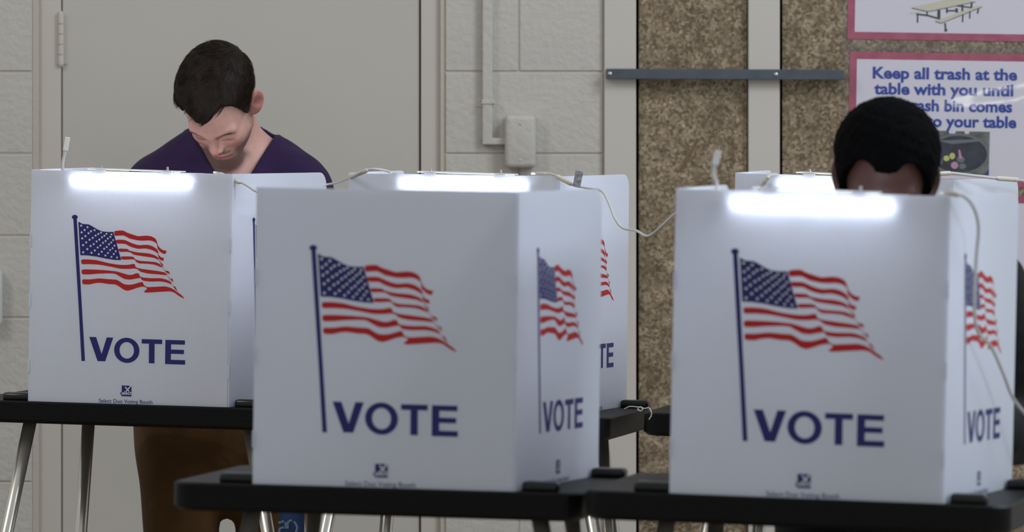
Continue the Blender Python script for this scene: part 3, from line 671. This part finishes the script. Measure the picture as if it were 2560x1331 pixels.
def skull_sdf(q, wide=1.0):
    d = ell_(q, (0, .014, .044), (.0745 * wide, .094, .079))
    d = smin(d, ell_(q, (0, -.030, .000), (.0555, .062, .088)), .035)
    d = smin(d, ell_(q, (0, -.030, -.055), (.0475, .052, .046)), .03)
    return d
def head_sdf(q, wide=1.0):
    ax = np.abs(q[0]); m = (ax, q[1], q[2])
    d = skull_sdf(q, wide)
    d = smin(d, ell_(q, (0, -.080, -.092), (.021, .017, .017)), .026)
    d = smin(d, cap_(m, (.0475, -.005, -.048), (.016, -.070, -.088), .0125, .0105), .026)      # jaw line
    d = smin(d, ell_(m, (.0395, -.059, -.022), (.018, .019, .016)), .03)                      # cheekbone
    d = smin(d, cap_(m, (.009, -.0870, .0125), (.044, -.0735, .0155), .0096, .0086), .018)          # brow ridge
    d = smax(d, -ell_(m, (.031, -.101, -.004), (.017, .020, .0115)), .018)                    # eye socket
    d = smin(d, ell_(m, (.031, -.0715, -.005), (.0138, .0118, .0112)), .007)                   # lidded eye
    nose = cap_(q, (0, -.087, .010), (0, -.1055, -.024), .0062, .0074)
    nose = smin(nose, ell_(q, (0, -.1075, -.030), (.0074, .0085, .0078)), .008)
    nose = smin(nose, ell_(m, (.0100, -.0975, -.0330), (.0060, .0085, .0064)), .006)
    d = smin(d, nose, .012)
    d = smax(d, -ell_(m, (.0060, -.1025, -.0390), (.0034, .005, .0035)), .003)               # nostril
    d = smin(d, ell_(q, (0, -.083, -.060), (.026, .012, .014)), .016)                        # muzzle
    up = smin(cap_(m, (.004, -.0945, -.0595), (.0225, -.084, -.0665), .0048, .002), ell_(q, (0, -.094, -.0605), (.006, .005, .0045)), .004)
    lo = cap_(m, (.0, -.0935, -.0690), (.021, -.084, -.0685), .0056, .002)
    d = smin(d, up, .005); d = smin(d, lo, .005)
    d = smax(d, -cap_(m, (.0, -.0995, -.0646), (.024, -.087, -.0672), .0012, .001), .002)
    # ear
    ca, sa = math.cos(-.10), math.sin(-.10)
    ey, ez = (q[1] - .012), (q[2] + .002); r = (ax - .0795 - np.clip(ey, -.02, .02) * .75, ey * ca - ez * -sa, ez * ca + ey * -sa)
    ear = ell_(r, (0, 0, .002), (.0065, .0175, .032)); ear = smin(ear, ell_(r, (-.002, -.006, -.026), (.006, .009, .010)), .01)
    ear = smax(ear, -ell_(r, (.0068, -.001, .003), (.0070, .0100, .018)), .004)
    ear = smax(ear, -cap_(r, (.006, .0105, .010), (.006, .004, .0225), .0018, .0018), .003)
    d = smin(d, ear, .006)
    return d
def hairline(q, prof):
    """lowest hair height for the azimuth of q (0 front .. 180 back)"""
    ph = np.degrees(np.arctan2(np.abs(q[0]), -(q[1] - .004)))
    return np.interp(ph, [p[0] for p in prof], [p[1] for p in prof]).astype(f32)

def noise3(p, s, seed=0):
    r = np.random.RandomState(seed); o = 0
    for i in range(5):
        k = r.normal(size=3); k /= np.linalg.norm(k); k *= s * (1 + .5 * i); o = o + np.sin(k[0] * p[0] + k[1] * p[1] + k[2] * p[2] + r.uniform(0, 6)) / (1 + .3 * i)
    return o / 3.

def skin_mat(name, rough=.48, sss=.08):
    m = mat(name, (.5, .3, .2, 1), rough, spec=.4); nt = m.node_tree; b = nt.nodes['Principled BSDF']
    a = nt.nodes.new('ShaderNodeVertexColor'); a.layer_name = 'tone'; nt.links.new(a.outputs['Color'], b.inputs['Base Color'])
    b.inputs['Subsurface Weight'].default_value = sss; b.inputs['Subsurface Radius'].default_value = (.012, .004, .002); b.inputs['Subsurface Scale'].default_value = 1
    tc = nt.nodes.new('ShaderNodeTexCoord'); n = nt.nodes.new('ShaderNodeTexNoise'); n.inputs['Scale'].default_value = 420; nt.links.new(tc.outputs['Object'], n.inputs['Vector'])
    u = nt.nodes.new('ShaderNodeBump'); u.inputs['Strength'].default_value = .12; u.inputs['Distance'].default_value = .002; nt.links.new(n.outputs['Fac'], u.inputs['Height']); nt.links.new(u.outputs['Normal'], b.inputs['Normal'])
    return m
def cloth_mat(name, c1, c2, fine=700):
    m = mat(name, c1, .85, spec=.2, noise=(18, c2, 4)); nt = m.node_tree; b = nt.nodes['Principled BSDF']
    tc = nt.nodes.new('ShaderNodeTexCoord'); n = nt.nodes.new('ShaderNodeTexNoise'); n.inputs['Scale'].default_value = 14; n.inputs['Detail'].default_value = 6; n.inputs['Distortion'].default_value = .6; nt.links.new(tc.outputs['Object'], n.inputs['Vector'])
    u = nt.nodes.new('ShaderNodeBump'); u.inputs['Strength'].default_value = .35; u.inputs['Distance'].default_value = .012; nt.links.new(n.outputs['Fac'], u.inputs['Height']); nt.links.new(u.outputs['Normal'], b.inputs['Normal'])
    b.inputs['Sheen Weight'].default_value = .06
    return m
def hair_mat(name, c, c2, rough=.38, spec=.45):
    m = mat(name, c, rough, spec=spec, noise=(60, c2, 4)); return m

def hand_prims(wr, fwd, nrm, side, curl=.5):
    """list of capsules/ellipsoids (world) of a hand: wr wrist, fwd to the fingertips, nrm back of the hand, side +1 thumb on +right"""
    f = Vector(fwd).normalized(); n = (Vector(nrm) - f * Vector(nrm).dot(f)).normalized(); r = f.cross(n); wr = Vector(wr)
    C = []
    for x in (-.028, -.010, .010, .027): C.append((wr + r * x * .7 + f * .012, wr + r * x + f * .082, .0145, .0125))
    for x, L in ((-.030, .058), (-.0105, .072), (.0105, .078), (.030, .070)):
        L2 = L if side > 0 else L; xx = x * side
        p = wr + r * xx + f * .084; a = .18 + .1 * curl
        for seg, k in ((.46, 0), (.31, 1), (.23, 2)):
            a += curl * .42; d = f * math.cos(a) - n * math.sin(a); e = p + d * L * seg + r * xx * .03
            C.append((p, e, .0092 - .0009 * k, .0086 - .0009 * k)); p = e
    p = wr + r * side * .024 + f * .022 - n * .004
    for d, L, ra in ((f * .62 + r * side * .75 - n * .25, .042, .0125), (f * .86 + r * side * .42 - n * .3, .032, .0102), (f * .95 + r * side * .15 - n * .35, .026, .0090)):
        e = p + d.normalized() * L; C.append((p, e, ra, ra * .92)); p = e
    return C

def person(cfg):
    base = Vector(cfg['base']); t = thing('person', cfg['label'], 'person', base)
    hm = Euler([math.radians(a) for a in cfg['head_rot']], 'XYZ').to_matrix(); HR = np.array(hm); hc = np.array(cfg['head'])
    def loc(p):  # world -> head frame
        d = [p[i] - hc[i] for i in range(3)]
        return tuple((HR[0, i] * d[0] + HR[1, i] * d[1] + HR[2, i] * d[2]).astype(f32) if hasattr(d[0], 'astype') else HR[0, i] * d[0] + HR[1, i] * d[1] + HR[2, i] * d[2] for i in range(3))
    wld = lambda q: np.asarray(q) @ HR.T + hc
    tx, ty, tz = cfg['torso']              # centre x, y and shoulder height
    h = cfg['res']
    B = cfg.get('build', 1.0)
    def torso(p, o=0.):
        ax = np.abs(p[0] - tx); m = (ax, p[1] - ty, p[2] - tz)
        d = ell_(m, (0, .0, -.17), (.168 * B, .112 * B, .25))
        d = smin(d, cap_(m, (.0, .012, .006), (.152 * B, .0, -.042), .058, .052), .07)
        d = smin(d, cap_(m, (.0, .022, .070), (.120 * B, .012, -.002), .036, .036), .06)
        d = smin(d, ell_(m, (0, .0, -.40), (.150 * B, .108 * B, .18)), .08)
        return d - o
    arms = cfg['arms']                     # per side: shoulder, elbow, wrist
    def upper(p, o=0., end=1.0):
        d = None
        for (s, e, w) in arms:
            ee = [s[i] + (e[i] - s[i]) * end for i in range(3)]
            k = cap_(p, s, ee, .056 * B + o, .047 * B + o)
            d = k if d is None else np.minimum(d, k)
        return d
    def fore(p, o=0., end=1.0):
        d = None
        for (s, e, w) in arms:
            ww = [e[i] + (w[i] - e[i]) * end for i in range(3)]
            k = cap_(p, e, ww, .045 * B + o, (.032 if o else .027) + o); d = k if d is None else np.minimum(d, k)
        return d
    # ---- skin: head, neck, chest in one piece
    lo = (min(hc[0], tx) - .14, hc[1] - .165, tz - .13); hi = (max(hc[0], tx) + .14, max(ty, hc[1]) + .13, hc[2] + .165)
    p, o3, hh = grid(lo, hi, h)
    q = loc(p)
    d = head_sdf(q, cfg.get('wide', 1.0))
    n0 = wld((0, .046, -.030)); nb = np.array(cfg['neck'])
    d = smin(d, cap_(p, n0, nb, .052, .058), .009)
    if cfg.get('throat', True): d = smin(d, cap_(p, wld((0, -.005, -.06)), nb + np.array((0, -.03, -.02)), .040, .050), .03)
    d = smin(d, torso(p, -.007), .04)
    v, f = nets(d, o3, hh)
    # tones
    lv = np.array(loc([v[:, 0], v[:, 1], v[:, 2]])).T; x, y, z = lv.T; ax = np.abs(x)
    T_ = cfg['tones']; col = np.tile(lin3(T_['skin']), (len(v), 1))
    def blend(c, w):
        nonlocal col
        w = np.clip(w, 0, 1)[:, None]; col = col * (1 - w) + lin3(c) * w
    G = lambda cx, cy, cz, s: np.exp(-((ax - cx) ** 2 + (y - cy) ** 2 + (z - cz) ** 2) / (2 * s * s))
    blend(T_['red'], .3 * G(.04, -.075, -.03, .018)); blend(T_['red'], .6 * G(0, -.112, -.03, .010)); blend(T_['red'], .5 * ((ax > .072) & (y > -.012) & (y < .045) & (np.abs(z) < .045)))
    if 'stubble' in T_:
        st = np.clip((-.044 - z) / .018, 0, 1) * np.clip((.012 - y) / .02, 0, 1) * np.clip((z + .125) / .012, 0, 1)
        st = st * np.where(z < -.090, np.clip((-.045 - y) / .012, 0, 1), 1)
        st = np.maximum(st * np.clip(np.maximum((ax - .018) / .016, (-.072 - z) / .008), 0, 1), .8 * np.exp(-((z + .051) / .0045) ** 2) * (ax < .026) * (y < -.07))
        st = np.maximum(st, np.clip((.022 - np.abs(y - .0 + .006)) / .012, 0, 1) * (z < .02) * (z > -.075) * (ax > .045) * .5)
        blend(T_['stubble'], .8 * st)
    lip = np.exp(-(((z + .0645) / (.0062 * np.clip(1.05 - ax / .026, .05, 1) ** .5)) ** 4)) * (ax < .0255) * (y < -.078)
    blend(T_['lip'], .85 * lip); blend(T_['line'], .75 * np.exp(-((z + .0646) / .0012) ** 2) * (ax < .024) * (y < -.078))
    bz = .0085 + .0060 * np.sin(np.clip((ax - .010) / .042, 0, 1) * 2.2)
    brow = np.exp(-((z - bz) / .0056) ** 2) * np.clip((ax - .010) / .006, 0, 1) * np.clip((.055 - ax) / .010, 0, 1) * (y < -.04)
    blend(T_['brow'], 1.0 * brow)
    lz = -.0120 - .0020 * np.cos((ax - .031) / .015 * 1.4)
    blend(T_['line'], .7 * np.exp(-((z - lz) / .0014) ** 2) * np.clip((ax - .015) / .006, 0, 1) * np.clip((.048 - ax) / .008, 0, 1) * (y < -.06))
    blend(T_['red'], .15 * np.exp(-((z - .0035) / .003) ** 2) * (ax > .018) * (ax < .046) * (y < -.06))
    blend(T_['line'], .55 * np.exp(-((y - .012) ** 2 + (z - .001) ** 2) / (2 * .0075 ** 2)) * (ax > .07))  # shade of the ear hollow painted into the skin colour
    col = col * (1 + .05 * noise3((lv[:, 0], lv[:, 1], lv[:, 2]), 240, 21) + .04 * noise3((lv[:, 0], lv[:, 1], lv[:, 2]), 90, 22))[:, None]
    vs, fs, cs = [v], [f], [col]; off = len(v)
    # ---- hands and forearms
    for k, (s, e, w) in enumerate(arms):
        side = -1 if k == 1 else 1
        hp = hand_prims(w, cfg['hand_dir'][k], (0, -.25, 1), side, cfg['curl'])
        pts = [Vector(e), Vector(w)] + [c_[1] for c_ in hp]
        l2 = [min(a[i] for a in pts) - .06 for i in range(3)]; h2 = [max(a[i] for a in pts) + .06 for i in range(3)]
        p2, o2, hh2 = grid(l2, h2, .0030)
        d2 = cap_(p2, e, w, .040 * B, .024)
        for i, (a, b, ra, rb) in enumerate(hp):
            d2 = smin(d2, cap_(p2, a, b, ra, rb), .012 if i < 4 else .006)
        v2, f2 = nets(d2, o2, hh2); vs.append(v2); fs.append(f2 + off); off += len(v2); cs.append(np.tile(lin3(T_['skin']), (len(v2), 1)))
    sk = np_mesh('body', np.concatenate(vs), np.concatenate(fs), skin_mat('skin_' + cfg['key']), t, np.concatenate(cs), base)
    # ---- hair
    lo = (hc[0] - .15, hc[1] - .16, hc[2] - .14); hi = (hc[0] + .15, hc[1] + .16, hc[2] + .17)
    p, o3, hh = grid(lo, hi, h)
    q = loc(p); sd = skull_sdf(q, cfg.get('wide', 1.0)); th = cfg['hair_thick'](q); hl = hairline(q, cfg['hairline'])
    soft = cfg.get('hair_edge', .9)
    d = smax(sd - th, (hl - q[2]) * soft, .008); d = d + cfg['hair_noise'](q)
    v, f = nets(d, o3, hh)
    hv = v
    hair = np_mesh('hair', v, f, cfg['hair_mat'], t, None, base)
    if cfg.get('strands'):
        rng = np.random.RandomState(4); lv = np.array(loc([v[:, 0], v[:, 1], v[:, 2]])).T
        keep = np.where(lv[:, 2] > -.06)[0]; ids = rng.choice(keep, cfg['strands']); c0 = np.array((0, .014, .044)); rr = np.array((.0745, .094, .079))
        V = []; Fc = []
        for i in ids:
            a = lv[i].copy(); k0 = np.linalg.norm((a - c0) / rr); d = cfg['comb'](a) + rng.normal(size=3) * .10
            n = 6; L = rng.uniform(.018, .042); pts = []
            lift = rng.uniform(-.004, .020) if rng.rand() < .93 else rng.uniform(.02, .05)
            for s in range(n):
                kk = k0 * (1 + lift * (s / (n - 1)) - .006)
                u = (a - c0) / rr; a2 = c0 + u / np.linalg.norm(u) * kk * rr; pts.append(a2)
                nn = (a2 - c0) / rr ** 2; nn /= np.linalg.norm(nn); tt = d - nn * d.dot(nn); tt /= np.linalg.norm(tt) + 1e-9; a = a2 + tt * L / (n - 1)
            if a[2] < np.interp(math.degrees(math.atan2(abs(a[0]), -(a[1] - .004))), [q_[0] for q_ in cfg['hairline']], [q_[1] for q_ in cfg['hairline']]) - .011: continue
            sd_ = np.cross(tt, nn) * .0007; b0 = len(V)
            for s, q_ in enumerate(pts):
                ww = 1 - (s / (n - 1)) ** 2 * .85; V += [q_ - sd_ * ww, q_ + sd_ * ww, q_ + nn * .0006 * ww]
            for s in range(n - 1):
                b1 = b0 + s * 3
                for (i0, i1) in ((0, 1), (1, 2), (2, 0)): Fc.append((b1 + i0, b1 + i1, b1 + 3 + i1, b1 + 3 + i0))
        o = np_mesh('hair_strands', wld(np.array(V)), np.array(Fc), cfg['strand_mat'], hair, None, None if False else base); o['kind'] = 'stuff'
    # ---- top garment
    lo = (tx - .40, ty - .40, .86); hi = (tx + .40, ty + .20, tz + .17)
    p, o3, hh = grid(lo, hi, cfg['cloth_res'])
    d = smin(torso(p, .006), upper(p, .010, cfg['sleeve']), .045)
    if cfg['long_sleeve']: d = smin(d, fore(p, .010, .93), .03)
    d = smin(d, ell_((p[0] - tx, p[1] - ty, p[2]), (0, .005, .93), (.170 * B, .122 * B, .10)), .06)
    wr = noise3((p[0], p[1], p[2] * .6), 34, 3) * .0035 + noise3(p, 75, 5) * .0014
    d = d + wr
    if cfg['vneck']:
        z0, sl = cfg['vneck']; nx = p[0] - cfg['neck'][0]; cut = (np.abs(nx) - sl * (p[2] - z0)) * .86
        cut = np.maximum(cut, p[1] - (ty + .03)); d = np.where((cut < .016) & (cut > -.02), d - .0018, d)
        d = np.maximum(d, -cut)
    nk = np.array(cfg['neck']); hole = cap_(p, nk + np.array((0, .004, -.01)), n0 * .5 + nk * .5 + np.array((0, 0, .10)), cfg['collar'], cfg['collar'])
    d = np.maximum(d, -hole)
    v, f = nets(d, o3, hh); np_mesh(cfg['top_name'], v, f, cfg['top_mat'], t, None, base)
    # ---- trousers and shoes
    hx, hy = cfg['hip']; st = cfg['stance']
    lo = (hx - .33, hy - .2, .03); hi = (hx + .33, hy + .2, 1.06)
    p, o3, hh = grid(lo, hi, .0095)
    d = ell_((p[0] - hx, p[1] - hy, p[2]), (0, .0, .93), (cfg['hipw'], .122 * B, .14))
    for s in (-1, 1):
        d = smin(d, cap_(p, (hx + s * cfg['hipw'] * .53, hy, .86), (hx + s * st, hy - .02, .48), .098 * B, .078), .05)
        d = smin(d, cap_(p, (hx + s * st, hy - .02, .48), (hx + s * (st + .01), hy + .01, .07), .082, .062), .03)
    d = smin(d, ell_((p[0] - hx, p[1] - hy, p[2]), (0, 0, .80), (cfg['hipw'] * .85, .11, .16)), .05)
    d = d + noise3((p[0], p[1], p[2] * .7), 30, 8) * .005
    d = np.maximum(d, p[2] - 1.02)
    v, f = nets(d, o3, hh); np_mesh('trousers', v, f, cfg['leg_mat'], t, None, base)
    for s in (-1, 1):
        cx = hx + s * (st + .01)
        p, o3, hh = grid((cx - .08, hy - .24, -.01), (cx + .08, hy + .13, .14), .006)
        d = smin(ell_(p, (cx, hy - .10, .035), (.048, .115, .045)), ell_(p, (cx, hy + .025, .045), (.040, .065, .055)), .04); d = smax(d, .002 - p[2], .006)
        v, f = nets(d, o3, hh); np_mesh('shoe', v, f, cfg['shoe_mat'], t, None, base)
    return t

# ---- the man in the purple shirt
YM = 12.42; hcx = P(553, 262, YM)
tm = P(570, 0, 12.53).x
def thick_m(q):
    top = np.clip((q[2] - .035) / .07, 0, 1); fr = np.clip((-q[1] - .02) / .06, 0, 1)
    return (.0075 + .0105 * top * top * (3 - 2 * top) + .005 * fr * top - .004 * np.clip((.02 - q[2]) / .05, 0, 1)).astype(f32)
line_m = [(0, .068), (7, .072), (14, .082), (24, .095), (36, .096), (47, .080), (56, .050), (62, .022), (68, .004), (76, -.002), (80, .020), (90, .030), (104, .030), (114, .005), (122, -.030), (140, -.052), (180, -.058)]
def comb_m(a):
    s = 1 if a[0] > .012 else -1
    side = min(1, max(0, (abs(a[0]) - .045) / .025))
    return np.array((-.9, -.75, -.25)) * (1 - side) + np.array((.0, -.35, -1.0)) * side
person(dict(key='man', base=(tm, 12.53, 0), label='man in a purple V-neck shirt and brown trousers, head bowed over the leftmost booth', head=tuple(hcx), head_rot=(57.5, .9, -18.6), res=.0019,
    torso=(tm, 12.545, 1.405), neck=tuple(P(588, 0, 12.545))[:2] + (1.435,), tones=dict(skin=(198, 152, 138), red=(194, 114, 102), stubble=(68, 55, 50), lip=(172, 76, 80), line=(62, 40, 36), brow=(40, 29, 25)),
    arms=[((tm + .168, 12.545, 1.345), (tm + .245, 12.47, 1.09), (tm + .10, 12.24, .962)), ((tm - .168, 12.545, 1.345), (tm - .235, 12.47, 1.09), (tm - .09, 12.24, .962))],
    hand_dir=[(-.35, -1, -.1), (.3, -1, -.1)], curl=.75, hair_thick=thick_m, hairline=line_m, hair_edge=.8, throat=False,
    hair_noise=lambda q: (noise3((q[0] * .9 + q[1] * .3, q[1] * .35, q[2]), 190, 2) * .0011 + noise3(q, 60, 6) * .0013).astype(f32), strands=9000, comb=comb_m,
    hair_mat=hair_mat('dark_brown_hair', srgb(30, 21, 15), srgb(20, 14, 10), .6, .15), strand_mat=hair_mat('dark_brown_strands', srgb(44, 30, 20), srgb(26, 18, 12), .5, .2), cloth_res=.0055, sleeve=.72, long_sleeve=False, vneck=(1.325, .60), collar=.066,
    top_name='shirt', top_mat=cloth_mat('purple_jersey', srgb(44, 27, 64), srgb(38, 23, 56)), hip=(tm, 12.55), hipw=.222, stance=.098, leg_mat=cloth_mat('brown_twill', srgb(88, 61, 32), srgb(78, 54, 28)), shoe_mat=mat('brown_leather', srgb(64, 44, 30), .5)))

# ---- the person in black
YP = 9.60; hcp = P(2213, 457, YP); tp = P(2215, 0, 9.74).x
line_p = [(0, .061), (6, .063), (13, .069), (22, .078), (32, .075), (45, .050), (58, .018), (66, -.012), (80, -.022), (92, -.024), (104, -.024), (116, -.030), (140, -.055), (180, -.06)]
person(dict(key='voter', base=(tp, 9.74, 0), label='person in black with short black hair, only the forehead showing above the right booth', head=tuple(hcp), head_rot=(25, 4, -4), res=.0026, wide=1.0,
    torso=(tp, 9.76, 1.265), neck=(tp, 9.735, 1.31), tones=dict(skin=(76, 46, 38), red=(82, 46, 38), lip=(96, 56, 52), line=(30, 18, 16), brow=(22, 16, 14)),
    arms=[((tp + .185, 9.76, 1.225), (tp + .265, 9.66, .985), (tp + .10, 9.42, .965)), ((tp - .185, 9.76, 1.225), (tp - .25, 9.66, .985), (tp - .10, 9.42, .965))],
    hand_dir=[(-.35, -1, -.1), (.3, -1, -.1)], curl=.75, throat=True, hair_thick=lambda q: (.0135 + .007 * np.clip((q[2] - .02) / .06, 0, 1) - .003 * np.clip((-q[1] - .05) / .03, 0, 1)).astype(f32), hairline=line_p, hair_edge=.85,
    hair_noise=lambda q: (noise3(q, 420, 12) * .0016 + noise3(q, 190, 13) * .0018).astype(f32), strands=0, hair_mat=hair_mat('black_coily_hair', srgb(5, 5, 6), srgb(3, 3, 4), .85, .05), cloth_res=.0075, sleeve=1.0, long_sleeve=True, vneck=None, collar=.062,
    top_name='jacket', top_mat=cloth_mat('black_cloth', srgb(15, 15, 17), srgb(11, 11, 13)), hip=(tp, 9.78), hipw=.18, stance=.105, leg_mat=cloth_mat('black_trouser', srgb(14, 14, 16), srgb(11, 11, 12)), shoe_mat=mat('black_leather', srgb(14, 14, 14), .4)))
